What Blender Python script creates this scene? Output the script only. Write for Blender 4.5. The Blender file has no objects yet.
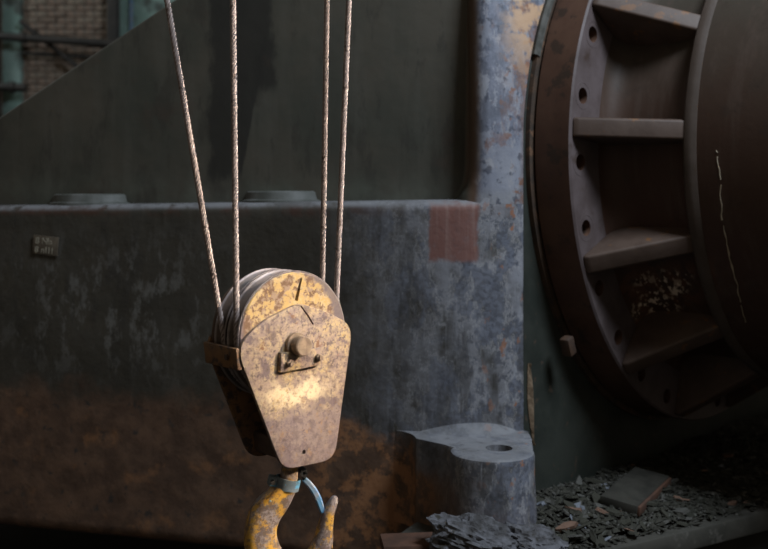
import bpy, bmesh, math, random
from mathutils import Vector, Matrix, noise
random.seed(7)
scene = bpy.context.scene
COL = scene.collection
PI = math.pi
def R(d): return math.radians(d)

# ------------------------------------------------------------------ camera, world, light, exposure
F = 1000.0; HOR = 197.0                    # focal length in pixels, row of the horizon (768 x 549)
cam = bpy.data.cameras.new('camera'); camo = bpy.data.objects.new('camera', cam); COL.objects.link(camo)
camo.location = (0, 0, 0); camo.rotation_euler = (PI/2, 0, 0)
cam.sensor_width = 36; cam.lens = 36*F/768; cam.shift_y = -(274.5-HOR)/768
cam.clip_start = .05; cam.clip_end = 100
cam.dof.use_dof = True; cam.dof.focus_distance = 3.3; cam.dof.aperture_fstop = 2.2
scene.camera = camo
w = bpy.data.worlds.new('hall'); scene.world = w; w.use_nodes = True
w.node_tree.nodes['Background'].inputs[0].default_value = (1.0, .86, .68, 1)
w.node_tree.nodes['Background'].inputs[1].default_value = .145
scene.view_settings.view_transform = 'Standard'; scene.view_settings.look = 'None'
scene.view_settings.gamma = 1; scene.view_settings.use_curve_mapping = False
scene.view_settings.exposure = 0.0
def area(name, loc, target, sx, sy, power, color, spread=180):
    l = bpy.data.lights.new(name, 'AREA'); l.shape = 'RECTANGLE'; l.size = sx; l.size_y = sy
    l.energy = power; l.color = color; l.spread = R(spread)
    o = bpy.data.objects.new(name, l); COL.objects.link(o); o.location = loc
    o.rotation_euler = (Vector(target)-Vector(loc)).to_track_quat('-Z', 'Y').to_euler()
    return o
# cool daylight from the roof lights to the right, in front of the machine
area('roof_light', (3.4, 1.1, 5.2), (.55, 4.2, -.2), 1.8, 1.8, 560, (.78, .88, 1.0))
# low sun through a tall window on the right, striking the hook block
SUN_T = Vector((-.27, 3.02, -.30)); SUN_D = Vector((math.sin(R(76))*math.cos(R(27)), -math.cos(R(76))*math.cos(R(27)), math.sin(R(27))))
area('window_sun', SUN_T+SUN_D*5.0, SUN_T, 1.0, 2.5, 18.5, (1.0, .85, .68), 2.2)
# added lamp with no visible source, brightens the far wall of the hall
area('far_wall_fill', (-7.5, 10.2, 5.0), (-4.2, 13, 1.6), 1.5, 1.5, 80, (.85, .95, 1.0))

# ------------------------------------------------------------------ helpers
def at(px, py, Y): return Vector(((px-384)/F*Y, Y, (HOR-py)/F*Y))
def link(o, parent=None):
    COL.objects.link(o)
    if parent is not None: o.parent = parent
    return o
def mesh(name, verts, faces, mat, parent=None, smooth=True, sharp=35):
    me = bpy.data.meshes.new(name); me.from_pydata([tuple(v) for v in verts], [], faces); me.validate(); me.update()
    bm = bmesh.new(); bm.from_mesh(me); bmesh.ops.recalc_face_normals(bm, faces=bm.faces[:]); bm.to_mesh(me); bm.free()
    if smooth:
        me.polygons.foreach_set('use_smooth', [True]*len(me.polygons))
        try: me.set_sharp_from_angle(angle=R(sharp))
        except Exception: pass
    me.materials.append(mat)
    return link(bpy.data.objects.new(name, me), parent)
def from_bm(name, bm, mat, parent=None, smooth=True, sharp=35):
    bmesh.ops.recalc_face_normals(bm, faces=bm.faces[:])
    me = bpy.data.meshes.new(name); bm.to_mesh(me); bm.free()
    if smooth:
        me.polygons.foreach_set('use_smooth', [True]*len(me.polygons))
        try: me.set_sharp_from_angle(angle=R(sharp))
        except Exception: pass
    me.materials.append(mat)
    return link(bpy.data.objects.new(name, me), parent)
def empty(name, loc=(0,0,0), rot=(0,0,0)):
    o = bpy.data.objects.new(name, None); o.location = loc; o.rotation_euler = rot; o.empty_display_size = .1
    return link(o)
def tag(o, label=None, cat=None, group=None, kind=None):
    if label: o['label'] = label
    if cat: o['category'] = cat
    if group: o['group'] = group
    if kind: o['kind'] = kind
    return o
def bevel_bm(bm, off, seg=2, ang=30):
    es = [e for e in bm.edges if len(e.link_faces) == 2 and e.calc_face_angle(0) > R(ang)]
    if es: bmesh.ops.bevel(bm, geom=es, offset=off, segments=seg, affect='EDGES', profile=.5, clamp_overlap=True)
def prism(name, pts, axis_o, ax, ay, an, depth, mat, parent=None, bevel=0, seg=2, ret_bm=False):
    """extrude a 2-D outline: origin + x*ax + y*ay, then depth along an"""
    bm = bmesh.new()
    v = [bm.verts.new(axis_o+ax*p[0]+ay*p[1]) for p in pts]
    f = bm.faces.new(v); r = bmesh.ops.extrude_face_region(bm, geom=[f])
    for e in r['geom']:
        if isinstance(e, bmesh.types.BMVert): e.co += an*depth
    bmesh.ops.recalc_face_normals(bm, faces=bm.faces[:])
    if bevel: bevel_bm(bm, bevel, seg)
    return bm if ret_bm else from_bm(name, bm, mat, parent)
def round_poly(pts, rads, n=6):
    out = []; N = len(pts)
    for i in range(N):
        p = Vector(pts[i]); a = (Vector(pts[i-1])-p); b = (Vector(pts[(i+1) % N])-p); r = rads[i]
        if r <= 0: out.append(tuple(p)); continue
        p0 = p+a.normalized()*min(r, a.length*.48); p1 = p+b.normalized()*min(r, b.length*.48)
        for k in range(n+1):
            t = k/n; out.append(tuple(p0*(1-t)**2+p*2*t*(1-t)+p1*t*t))
    return out
def lathe(name, prof, o, ax, u, v, mat, parent=None, n=96, closed=True, a0=0, a1=2*PI, sharp=30):
    """prof: list of (radius, distance along ax)"""
    vs = []; fs = []; full = abs(a1-a0-2*PI) < 1e-6; m = n if full else n+1; P = len(prof)
    for i in range(m):
        a = a0+(a1-a0)*i/n; d = u*math.cos(a)+v*math.sin(a)
        for r, s in prof: vs.append(o+ax*s+d*r)
    for i in range(n):
        j = (i+1) % m
        for k in range(P if closed else P-1):
            l = (k+1) % P; fs.append((i*P+k, i*P+l, j*P+l, j*P+k))
    return mesh(name, vs, fs, mat, parent, sharp=sharp)
def catmull(pts, n):
    out = []; N = len(pts); g = lambda i: pts[max(0, min(N-1, i))]
    for i in range(N-1):
        for k in range(n):
            t = k/n; a, b, c, d = g(i-1), g(i), g(i+1), g(i+2)
            out.append(tuple(.5*((2*b[j])+(-a[j]+c[j])*t+(2*a[j]-5*b[j]+4*c[j]-d[j])*t*t+(-a[j]+3*b[j]-3*c[j]+d[j])*t**3) for j in range(len(b))))
    out.append(tuple(pts[-1])); return out
def tube_data(pts, rad, sides, up=Vector((0, 0, 1)), vs=None, fs=None, cap=True):
    vs = [] if vs is None else vs; fs = [] if fs is None else fs; b0 = len(vs); n = len(pts)
    T0 = (pts[1]-pts[0]).normalized(); N0 = T0.orthogonal().normalized()
    for i, p in enumerate(pts):
        T = (pts[min(i+1, n-1)]-pts[max(i-1, 0)]).normalized()
        N0 = (N0-T*N0.dot(T)).normalized(); B = T.cross(N0); r = rad[i] if hasattr(rad, '__len__') else rad
        for k in range(sides):
            a = 2*PI*k/sides; vs.append(p+N0*(r*math.cos(a))+B*(r*math.sin(a)))
    for i in range(n-1):
        for k in range(sides):
            l = (k+1) % sides; fs.append((b0+i*sides+k, b0+i*sides+l, b0+(i+1)*sides+l, b0+(i+1)*sides+k))
    if cap:
        fs.append(tuple(b0+k for k in range(sides))[::-1]); fs.append(tuple(b0+(n-1)*sides+k for k in range(sides)))
    return vs, fs
def boolean(o, cutters):
    for c in cutters:
        m = o.modifiers.new('cut', 'BOOLEAN'); m.operation = 'DIFFERENCE'; m.object = c; m.solver = 'EXACT'
    bpy.context.view_layer.update()
    dg = bpy.context.evaluated_depsgraph_get()
    me = bpy.data.meshes.new_from_object(o.evaluated_get(dg)); o.modifiers.clear(); old = o.data; o.data = me; me.name = old.name
    me.polygons.foreach_set('use_smooth', [True]*len(me.polygons)); me.set_sharp_from_angle(angle=R(35))
    for c in cutters:
        cm = c.data; bpy.data.objects.remove(c); bpy.data.meshes.remove(cm)
def cyl_bm(o, ax, r, depth, n=20, r2=None):
    bm = bmesh.new(); u = ax.orthogonal().normalized(); v = ax.cross(u)
    a = [bm.verts.new(o+(u*math.cos(2*PI*k/n)+v*math.sin(2*PI*k/n))*r) for k in range(n)]
    b = [bm.verts.new(o+ax*depth+(u*math.cos(2*PI*k/n)+v*math.sin(2*PI*k/n))*(r if r2 is None else r2)) for k in range(n)]
    bm.faces.new(a); bm.faces.new(b[::-1])
    for k in range(n): bm.faces.new((a[k], b[k], b[(k+1) % n], a[(k+1) % n]))
    bmesh.ops.recalc_face_normals(bm, faces=bm.faces[:])
    return bm

# ------------------------------------------------------------------ materials
class NT:
    def __init__(s, name, rough=.6, metal=0.0, spec=.4):
        s.m = bpy.data.materials.new(name); s.m.use_nodes = True; s.t = s.m.node_tree; s.b = s.t.nodes['Principled BSDF']
        s.b.inputs['Roughness'].default_value = rough; s.b.inputs['Metallic'].default_value = metal
        s.b.inputs['Specular IOR Level'].default_value = spec
        s.tc = s.t.nodes.new('ShaderNodeTexCoord'); s.vec = s.tc.outputs['Object']
        s.xyz = s.t.nodes.new('ShaderNodeSeparateXYZ'); s.t.links.new(s.vec, s.xyz.inputs[0]); s.bumps = None
    def X(s): return s.xyz.outputs[0]
    def Y(s): return s.xyz.outputs[1]
    def Z(s): return s.xyz.outputs[2]
    def noise(s, scale, detail=6, stretch=(1,1,1), rough=.6, off=(0,0,0), dist=0.0):
        mp = s.t.nodes.new('ShaderNodeMapping'); mp.inputs['Scale'].default_value = stretch; mp.inputs['Location'].default_value = off
        s.t.links.new(s.vec, mp.inputs[0]); n = s.t.nodes.new('ShaderNodeTexNoise'); n.inputs['Scale'].default_value = scale
        n.inputs['Detail'].default_value = detail; n.inputs['Roughness'].default_value = rough; n.inputs['Distortion'].default_value = dist
        s.t.links.new(mp.outputs[0], n.inputs['Vector']); return n.outputs[0]
    def voronoi(s, scale, feature='DISTANCE_TO_EDGE', stretch=(1,1,1)):
        mp = s.t.nodes.new('ShaderNodeMapping'); mp.inputs['Scale'].default_value = stretch; s.t.links.new(s.vec, mp.inputs[0])
        n = s.t.nodes.new('ShaderNodeTexVoronoi'); n.feature = feature; n.inputs['Scale'].default_value = scale
        s.t.links.new(mp.outputs[0], n.inputs['Vector']); return n.outputs[0]
    def op(s, o, a, b=0.0, c=0.0):
        n = s.t.nodes.new('ShaderNodeMath'); n.operation = o
        for i, q in enumerate((a, b, c)):
            if isinstance(q, (int, float)): n.inputs[i].default_value = q
            else: s.t.links.new(q, n.inputs[i])
        return n.outputs[0]
    def ramp(s, v, a, b, lo=0.0, hi=1.0):
        n = s.t.nodes.new('ShaderNodeMapRange'); n.interpolation_type = 'SMOOTHSTEP'; n.clamp = True
        for i, q in enumerate((v, a, b, lo, hi)):
            if isinstance(q, (int, float)): n.inputs[i].default_value = q
            else: s.t.links.new(q, n.inputs[i])
        return n.outputs[0]
    def mul(s, *a):
        r = a[0]
        for q in a[1:]: r = s.op('MULTIPLY', r, q)
        return r
    def box(s, v, lo, hi, soft):
        return s.mul(s.ramp(v, lo-soft, lo+soft), s.ramp(v, hi-soft, hi+soft, 1.0, 0.0))
    def add(s, a, b): return s.op('ADD', a, b)
    def mix(s, f, a, b):
        n = s.t.nodes.new('ShaderNodeMix'); n.data_type = 'RGBA'
        for i, q in ((0, f), (6, a), (7, b)):
            if isinstance(q, (int, float)): n.inputs[i].default_value = q
            elif isinstance(q, tuple): n.inputs[i].default_value = (*q, 1)
            else: s.t.links.new(q, n.inputs[i])
        return n.outputs[2]
    def color(s, c):
        if isinstance(c, tuple): s.b.inputs['Base Color'].default_value = (*c, 1)
        else: s.t.links.new(c, s.b.inputs['Base Color'])
    def rough(s, v): s.t.links.new(v, s.b.inputs['Roughness'])
    def bump(s, h, strength=.3, dist=.01):
        n = s.t.nodes.new('ShaderNodeBump'); n.inputs['Strength'].default_value = strength; n.inputs['Distance'].default_value = dist
        s.t.links.new(h, n.inputs['Height'])
        if s.bumps is not None: s.t.links.new(s.bumps, n.inputs['Normal'])
        s.bumps = n.outputs[0]; s.t.links.new(s.bumps, s.b.inputs['Normal'])

def mat_casting():
    """green-black paint, chalky blue-grey wear with painted-in light to the right, rusty towards the foot"""
    s = NT('cast_iron_paint', .62)
    n1 = s.noise(2.2, 8); n2 = s.noise(9, 8, off=(3,1,2)); fine = s.noise(45, 5); streak = s.noise(14, 6, (1, 1, .07)); st2 = s.noise(40, 4, (1, 1, .04), off=(5,0,0))
    c = s.mix(s.ramp(n1, .3, .7), (.026, .023, .017), (.046, .040, .030))
    c = s.mix(s.mul(s.ramp(streak, .5, .75), .5), c, (.066, .060, .048))
    # chalky blue-grey worn paint, plus the light round the corner painted in
    wear_light = s.ramp(s.add(s.X(), s.mul(s.add(n1, -.5), .7)), -.35, .50)
    c = s.mix(s.mul(wear_light, s.ramp(s.add(s.mul(n2, .6), s.mul(streak, .4)), .33, .60), .9), c, (.215, .222, .250))
    c = s.mix(s.mul(wear_light, s.ramp(s.noise(16, 9, off=(9,2,1), rough=.7), .53, .60), .85), c, (.060, .064, .078))
    c = s.mix(s.mul(wear_light, s.ramp(s.noise(28, 9, (1, 1, .7), off=(1,2,9), rough=.75), .58, .64), .7), c, (.27, .275, .285))
    c = s.mix(s.mul(wear_light, s.ramp(st2, .58, .72), .5), c, (.26, .27, .30))
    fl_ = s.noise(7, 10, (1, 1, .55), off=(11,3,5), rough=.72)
    c = s.mix(s.mul(wear_light, s.ramp(fl_, .50, .545), .75), c, s.mix(s.ramp(fine, .4, .6), (.058, .064, .082), (.115, .128, .165)))
    c = s.mix(s.mul(wear_light, s.box(fl_, .485, .50, .006), .6), c, (.30, .30, .31))
    c = s.mix(s.mul(s.ramp(s.noise(6, 10, (1, 1, .3), off=(21,3,5), rough=.7), .53, .60), .5), c, (.024, .022, .019))
    # scuffed pale area left of the block
    sc = s.mul(s.box(s.X(), -1.75, -.75, .3), s.box(s.Z(), -.78, -.25, .2))
    c = s.mix(s.mul(sc, s.ramp(s.noise(11, 8, (1, 1, .5), off=(1,7,3), rough=.75), .5, .6), .7), c, (.125, .122, .112))
    # rust brown band at the foot
    zb = s.add(s.add(s.Z(), s.mul(s.add(s.noise(5, 8), -.5), .35)), s.mul(s.ramp(s.X(), -.4, .5), .28))
    rust = s.mix(s.ramp(n2, .35, .7), (.062, .036, .024), (.115, .064, .038))
    rust = s.mix(s.ramp(s.noise(17, 8, off=(2,2,8)), .58, .70), rust, (.034, .027, .023))
    rust = s.mix(s.mul(s.ramp(s.noise(7, 9, off=(8,2,8)), .56, .72), .7), rust, (.21, .10, .045))
    rust = s.mix(s.mul(s.box(s.X(), -.32, .17, .08), s.ramp(s.noise(8, 10, off=(5,5,1), rough=.7), .47, .56), .8), rust, (.27, .125, .055))
    c = s.mix(s.mul(s.ramp(zb, -.99, -.86, 1.0, 0.0), s.ramp(s.X(), .14, .40, 1.0, .15)), c, rust)
    # reddish primer patch below the ledge
    e = s.mul(s.add(s.noise(12, 6), -.5), .06)
    pm = s.mul(s.box(s.add(s.X(), e), .190, .402, .008), s.box(s.add(s.Z(), e), -.272, -.018, .012))
    c = s.mix(s.mul(pm, s.ramp(s.mul(streak, fine, 2.0), .2, .5, .75, 1.0)), c, s.mix(s.ramp(st2, .45, .7), (.150, .070, .058), (.195, .115, .10)))
    # rust bleeding and chips close to the corner edge
    edge = s.ramp(s.X(), .30, .60)
    c = s.mix(s.mul(edge, s.ramp(s.noise(13, 9, (1.3, 1.3, .8), off=(4,4,4)), .60, .65)), c, (.24, .105, .055))
    c = s.mix(s.mul(s.ramp(s.X(), .40, .56), s.ramp(s.Z(), .45, .75), s.ramp(s.noise(9, 9, off=(6,1,4)), .42, .52)), c, (.40, .27, .17))
    c = s.mix(s.mul(s.box(s.X(), .30, .62, .03), s.ramp(s.Z(), .02, .1), s.ramp(s.noise(6, 9, (1, 1, .6), off=(0,9,4)), .54, .62), .7), c, (.19, .105, .075))
    # brown line under the ledge
    c = s.mix(s.mul(s.box(s.Z(), -.085, -.04, .015), s.ramp(s.noise(8, 6), .4, .6), s.ramp(s.X(), -.3, .1, 1.0, .2), .8), c, (.05, .022, .014))
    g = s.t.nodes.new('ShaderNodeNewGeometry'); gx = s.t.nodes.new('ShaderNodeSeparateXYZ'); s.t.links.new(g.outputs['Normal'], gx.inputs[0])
    dust = s.mul(s.ramp(s.noise(6, 9, off=(7,1,5), rough=.7), .40, .56, .45, 1.0), s.ramp(gx.outputs[2], .22, .85), s.ramp(s.noise(18, 6, off=(2,5,5)), .28, .5))       # dust on upward faces, also painting in the light the ledge edge catches
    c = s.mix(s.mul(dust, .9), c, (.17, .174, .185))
    s.color(c)
    s.bump(s.noise(3, 4), .25, .03); s.bump(fl_, .5, .006); s.bump(n2, .35, .012); s.bump(fine, .25, .004)
    s.rough(s.ramp(n2, .3, .7, .5, .78)); return s.m
def mat_web():
    s = NT('web_paint', .6)
    n1 = s.noise(2.0, 8); st = s.noise(10, 6, (1, 1, .08))
    c = s.mix(s.ramp(n1, .3, .7), (.040, .042, .033), (.066, .059, .045))
    c = s.mix(s.mul(s.ramp(st, .5, .75), .35), c, (.085, .082, .068))
    c = s.mix(s.mul(s.ramp(s.noise(9, 10, (1, 1, .3), off=(21,3,5), rough=.7), .52, .60), .55), c, (.030, .028, .023))
    # old oil stain with drips
    e = s.mul(s.add(s.noise(7, 6, (1, 1, .5)), -.5), .20)
    low = s.ramp(s.X(), -.68, -.58, .09, .50)
    om = s.mul(s.box(s.add(s.X(), e), -.83, -.50, .02), s.ramp(s.add(s.Z(), e), s.add(low, -.03), s.add(low, .03)))
    c = s.mix(s.mul(om, .8), c, (.012, .012, .011))
    c = s.mix(s.mul(s.ramp(s.noise(4, 7, off=(3,8,1)), .58, .75), .45), c, (.06, .036, .026))
    # grey dust in the corner above the ledge
    c = s.mix(s.mul(s.ramp(s.Z(), .0, .16, 1.0, 0.0), s.ramp(s.noise(5, 6), .35, .65), .6), c, (.085, .095, .075))
    s.color(c); s.bump(s.noise(2.5, 3), .3, .03); s.bump(s.noise(30, 6), .2, .004); return s.m
def mat_column():
    s = NT('column_paint', .55)
    n1 = s.noise(3, 8); n2 = s.noise(9, 8, (1, 1, .6)); n3 = s.noise(22, 8)
    c = s.mix(s.ramp(n1, .35, .65), (.165, .180, .225), (.255, .265, .30))
    f1 = s.noise(7, 10, (1, 1, .55), off=(1,13,5), rough=.72); f2 = s.noise(20, 9, (1, 1, .5), off=(8,3,5), rough=.72)
    c = s.mix(s.mul(s.ramp(f1, .49, .53), .8), c, s.mix(s.ramp(f2, .4, .6), (.075, .085, .115), (.145, .16, .21)))
    c = s.mix(s.mul(s.ramp(f2, .56, .60), .7), c, (.27, .27, .285))
    c = s.mix(s.mul(s.ramp(s.noise(5, 10, (1.5, 1.5, .5), off=(4,2,5), rough=.7), .52, .58), s.ramp(s.Z(), .15, .5), .8), c, (.15, .085, .065))
    c = s.mix(s.mul(s.ramp(s.Z(), .0, .05, 1.0, 0.0), s.ramp(f2, .3, .5), .7), c, (.21, .215, .23))
    c = s.mix(s.mul(s.ramp(n3, .57, .64), .8), c, (.05, .055, .075))
    c = s.mix(s.mul(s.ramp(s.noise(11, 9, (1, 1, .6), off=(2,3,1)), .60, .66), .75), c, (.15, .085, .07))
    c = s.mix(s.mul(s.ramp(s.X(), .42, .60), s.ramp(s.noise(14, 9, off=(5,5,5)), .56, .61)), c, (.20, .10, .065))
    c = s.mix(s.mul(s.ramp(s.X(), .46, .60), s.ramp(s.Z(), .35, .8), s.ramp(s.noise(8, 9, off=(6,1,4)), .44, .54)), c, (.44, .29, .18))
    # green paint of the web runs into the corner fillet, brown edge between the two
    e = s.mul(s.add(n2, -.5), .05)
    c = s.mix(s.ramp(s.add(s.X(), e), .385, .425, 1.0, 0.0), c, (.085, .052, .034))
    c = s.mix(s.ramp(s.add(s.X(), e), .345, .385, 1.0, 0.0), c, (.044, .047, .037))
    c = s.mix(s.mul(s.ramp(s.add(s.X(), s.mul(s.add(f2, -.5), .08)), .575, .615), s.ramp(s.Z(), .30, .45, 1.0, 0.0), .75), c, s.mix(s.ramp(f2, .45, .55), (.20, .105, .06), (.10, .075, .07)))
    s.color(c); s.bump(f1, .5, .006); s.bump(n2, .4, .012); s.bump(n3, .4, .005); s.rough(s.ramp(n2, .3, .7, .42, .7)); return s.m
def mat_simple(name, c0, c1, scale=8, rough=.65, metal=0, c2=None, t2=(.58, .66), sc2=20, bump=.3, bd=.006, stretch=(1,1,1), spec=.4):
    s = NT(name, rough, metal, spec)
    n = s.noise(scale, 8, stretch)
    c = s.mix(s.ramp(n, .35, .65), c0, c1)
    if c2: c = s.mix(s.ramp(s.noise(sc2, 9, stretch, off=(3,7,1)), *t2), c, c2)
    s.color(c); s.bump(n, bump, bd); s.bump(s.noise(scale*6, 6), bump*.7, bd*.4); return s.m
def mat_barrel():
    """object space: x right across the picture, z up"""
    s = NT('barrel_paint', .58)
    n1 = s.noise(2.5, 8); n2 = s.noise(10, 8); st = s.noise(16, 6, (1, 1, .06))
    up = s.ramp(s.add(s.Z(), s.mul(s.add(n1, -.5), .5)), -.05, .75)
    c = s.mix(up, (.048, .023, .014), (.046, .039, .029))
    c = s.mix(s.mul(s.ramp(st, .48, .7), .5), c, (.078, .054, .042))
    c = s.mix(s.mul(s.ramp(n2, .55, .7), .5), c, (.03, .019, .014))
    # flaked white filler in the pocket
    fm = s.mul(s.box(s.X(), -.43, -.25, .03), s.box(s.Z(), -.76, -.54, .03), s.ramp(s.noise(34, 6, (1, 1, .55)), .53, .56))
    c = s.mix(fm, c, (.62, .50, .38))
    c = s.mix(s.mul(s.box(s.X(), -.60, -.18, .06), s.box(s.Z(), -.84, -.48, .06), s.ramp(s.noise(14, 6), .45, .55), .6), c, (.10, .038, .016))
    s.color(c); s.bump(n2, .2, .008); s.bump(s.noise(50, 5), .15, .003); return s.m
def mat_block():
    """ochre paint rubbed through to rust-mauve steel"""
    s = NT('hook_block_paint', .62)
    n1 = s.noise(9, 8, rough=.65); n2 = s.noise(34, 8, rough=.7); n3 = s.noise(75, 6, rough=.7)
    c = s.mix(s.ramp(n2, .4, .62), (.30, .205, .165), (.47, .335, .20))
    c = s.mix(s.mul(s.ramp(n1, .48, .60), s.ramp(n2, .36, .5)), c, s.mix(s.ramp(n3, .4, .6), (.50, .33, .13), (.56, .42, .26)))
    c = s.mix(s.ramp(s.noise(13, 9, off=(1,4,2), rough=.7), .52, .60), c, (.17, .115, .11))
    c = s.mix(s.mul(s.ramp(n3, .50, .60), .85), c, (.15, .10, .085))
    c = s.mix(s.mul(s.ramp(s.noise(55, 8, off=(9,9,1), rough=.75), .54, .60), .8), c, (.085, .055, .05))
    c = s.mix(s.mul(s.ramp(s.noise(20, 9, off=(7,4,2), rough=.7), .58, .64), .9), c, (.20, .085, .035))
    # the pale patch below the pin, bare steel towards the foot
    e = s.mul(s.add(s.noise(17, 8, off=(3,3,3)), -.5), .16)
    pm = s.mul(s.box(s.add(s.X(), s.mul(e, 1.6)), -.12, .09, .05), s.box(s.add(s.Z(), s.mul(e, 1.3)), -.195, -.135, .02))
    c = s.mix(s.mul(pm, s.ramp(n3, .35, .5)), c, (.80, .60, .36))
    low = s.mul(s.ramp(s.add(s.Z(), e), -.25, -.19, 1.0, 0.0), s.ramp(n2, .36, .52))
    c = s.mix(s.mul(low, .85), c, s.mix(s.ramp(n2, .46, .6), (.25, .18, .175), (.15, .105, .10)))
    c = s.mix(s.mul(low, s.ramp(s.noise(24, 9, off=(2,8,2), rough=.7), .55, .62), .8), c, (.36, .20, .09))
    c = s.mix(s.mul(s.ramp(s.noise(7, 10, off=(12,4,2), rough=.75), .53, .60), .7), c, (.12, .075, .065))
    c = s.mix(.30, c, (.02, .015, .012)); s.color(c); s.bump(n2, .45, .003); s.bump(n3, .4, .0015); s.rough(s.ramp(n2, .35, .65, .5, .75)); return s.m
def mat_guard():
    s = NT('guard_disc_paint', .62)
    n1 = s.noise(14, 8, rough=.65); n2 = s.noise(40, 8, rough=.7)
    c = s.mix(s.ramp(n2, .42, .58), (.58, .37, .13), (.62, .46, .25))
    c = s.mix(s.ramp(s.add(s.mul(n1, .5), s.mul(n2, .5)), .462, .515), c, s.mix(s.ramp(s.noise(60, 8), .45, .6), (.17, .085, .04), (.34, .23, .16)))
    rr = s.op('SQRT', s.add(s.op('POWER', s.add(s.X(), .03), 2.0), s.op('POWER', s.add(s.Z(), -.03), 2.0)))
    c = s.mix(s.mul(s.ramp(s.add(rr, s.mul(s.add(n2, -.5), .03)), .158, .172), .9), c, (.17, .13, .135))
    c = s.mix(.30, c, (.03, .018, .01)); s.color(c); s.bump(n2, .4, .003); return s.m

M = {}
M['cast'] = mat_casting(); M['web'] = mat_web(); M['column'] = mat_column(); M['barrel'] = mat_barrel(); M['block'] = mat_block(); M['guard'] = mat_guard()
M['endface'] = mat_simple('end_face_green', (.016, .020, .016), (.028, .032, .026), 5, .6, c2=(.05, .038, .028), t2=(.62, .68))
M['lug'] = mat_simple('lug_paint', (.115, .130, .165), (.175, .185, .215), 9, .6, c2=(.13, .075, .05), t2=(.56, .63), sc2=10, bump=.4, bd=.01)
def mat_lug():
    s = NT('lug_paint', .6)
    n1 = s.noise(7, 8); n2 = s.noise(18, 9, (1, 1, .7), rough=.7)
    c = s.mix(s.ramp(n1, .35, .65), (.105, .115, .145), (.185, .19, .21))
    c = s.mix(s.mul(s.ramp(n2, .52, .60), .8), c, (.055, .06, .075))
    c = s.mix(s.mul(s.ramp(s.noise(11, 9, off=(3,1,1)), .56, .61), s.ramp(s.Z(), -1.06, -1.02, 1.0, .5), .9), c, (.22, .12, .07))
    fl = s.ramp(s.add(s.X(), s.mul(s.add(n1, -.5), .25)), .27, .36, 1.0, 0.0)
    c = s.mix(s.mul(fl, s.ramp(s.Z(), -1.06, -1.02, .9, .2)), c, s.mix(s.ramp(n2, .4, .6), (.035, .03, .028), (.085, .05, .032)))
    s.color(c); s.bump(n1, .3, .012); s.bump(n2, .4, .006); return s.m
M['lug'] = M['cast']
M['ring'] = mat_simple('mating_ring_rust', (.035, .026, .02), (.07, .042, .026), 12, .7, c2=(.13, .07, .04))
M['rim'] = mat_simple('flange_brown', (.062, .029, .018), (.088, .045, .028), 5, .6, c2=(.036, .021, .014), sc2=9, bump=.2)
M['flangeface'] = mat_simple('flange_face_mauve', (.070, .052, .050), (.105, .082, .082), 6, .6, c2=(.05, .032, .025), t2=(.58, .72), sc2=6)
M['rib'] = mat_simple('rib_brown', (.058, .036, .026), (.080, .053, .040), 8, .6, c2=(.13, .062, .026), t2=(.6, .66), sc2=14)
M['bead'] = mat_simple('bead_grey', (.052, .037, .028), (.070, .052, .042), 8, .6)
M['brown'] = mat_simple('rusted_brown_steel', (.10, .052, .026), (.17, .085, .032), 20, .65, c2=(.045, .028, .022), t2=(.5, .6), sc2=30, bd=.003)
M['darkrust'] = mat_simple('dark_rust', (.035, .021, .015), (.065, .035, .02), 20, .7, bd=.003)
M['sheave'] = mat_simple('worn_sheave_steel', (.20, .17, .165), (.30, .265, .26), 20, .45, .35, c2=(.12, .08, .065), sc2=30, bd=.002)
def mat_sheave():
    s = NT('worn_sheave_steel', .45, .25)
    n1 = s.noise(24, 8); rr = s.op('SQRT', s.add(s.op('POWER', s.add(s.X(), .012), 2.0), s.op('POWER', s.add(s.Z(), -.002), 2.0)))
    c = s.mix(s.ramp(n1, .4, .6), (.040, .030, .026), (.075, .052, .04))
    c = s.mix(s.ramp(rr, .190, .194), c, s.mix(s.ramp(n1, .4, .6), (.15, .12, .112), (.22, .185, .175)))  # polished rim and greasy groove, also painting in their light and shade
    s.color(c); s.bump(n1, .2, .002); return s.m
M['sheave'] = mat_sheave()
M['pin'] = mat_simple('pin_steel', (.15, .10, .066), (.26, .18, .115), 45, .6, c2=(.12, .07, .045), sc2=60, bd=.002)
M['rope'] = mat_simple('wire_rope_steel', (.21, .165, .15), (.31, .25, .23), 30, .5, .15, c2=(.12, .085, .07), sc2=45, bump=.1, bd=.001)
def mat_hook():
    s = NT('hook_yellow', .45)
    n1 = s.noise(12, 9, rough=.7); n2 = s.noise(30, 9, rough=.7, off=(3,1,4)); n3 = s.noise(70, 8, rough=.7)
    c = s.mix(s.ramp(n2, .4, .6), (.56, .29, .022), (.46, .25, .05))
    c = s.mix(s.ramp(n1, .445, .53), c, s.mix(s.ramp(n2, .42, .58), (.13, .095, .085), (.30, .25, .24)))
    c = s.mix(s.mul(s.ramp(n2, .56, .61), .85), c, (.10, .06, .04))
    c = s.mix(s.mul(s.ramp(n3, .50, .58), .8), c, (.12, .075, .05))
    c = s.mix(.22, c, (.02, .015, .01)); s.color(c); s.bump(n1, .5, .006); s.bump(n2, .4, .002); return s.m
M['hook'] = mat_hook()
M['blue'] = mat_simple('blue_paint_worn', (.06, .17, .30), (.14, .19, .25), 22, .5, c2=(.20, .205, .22), t2=(.48, .58), sc2=26, bd=.002)
M['steelgrey'] = mat_simple('grey_collar_steel', (.10, .13, .15), (.17, .20, .22), 25, .5, .2, c2=(.09, .30, .48), t2=(.56, .6), sc2=28, bd=.002)
M['black'] = mat_simple('black_bolt', (.012, .012, .012), (.025, .022, .02), 25, .5)
M['concrete'] = mat_simple('dusty_concrete', (.028, .027, .021), (.046, .043, .035), 6, .85, c2=(.075, .07, .06), sc2=12, bd=.01)
M['pit'] = mat_simple('pit_floor', (.012, .012, .011), (.02, .019, .016), 3, .9)
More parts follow.
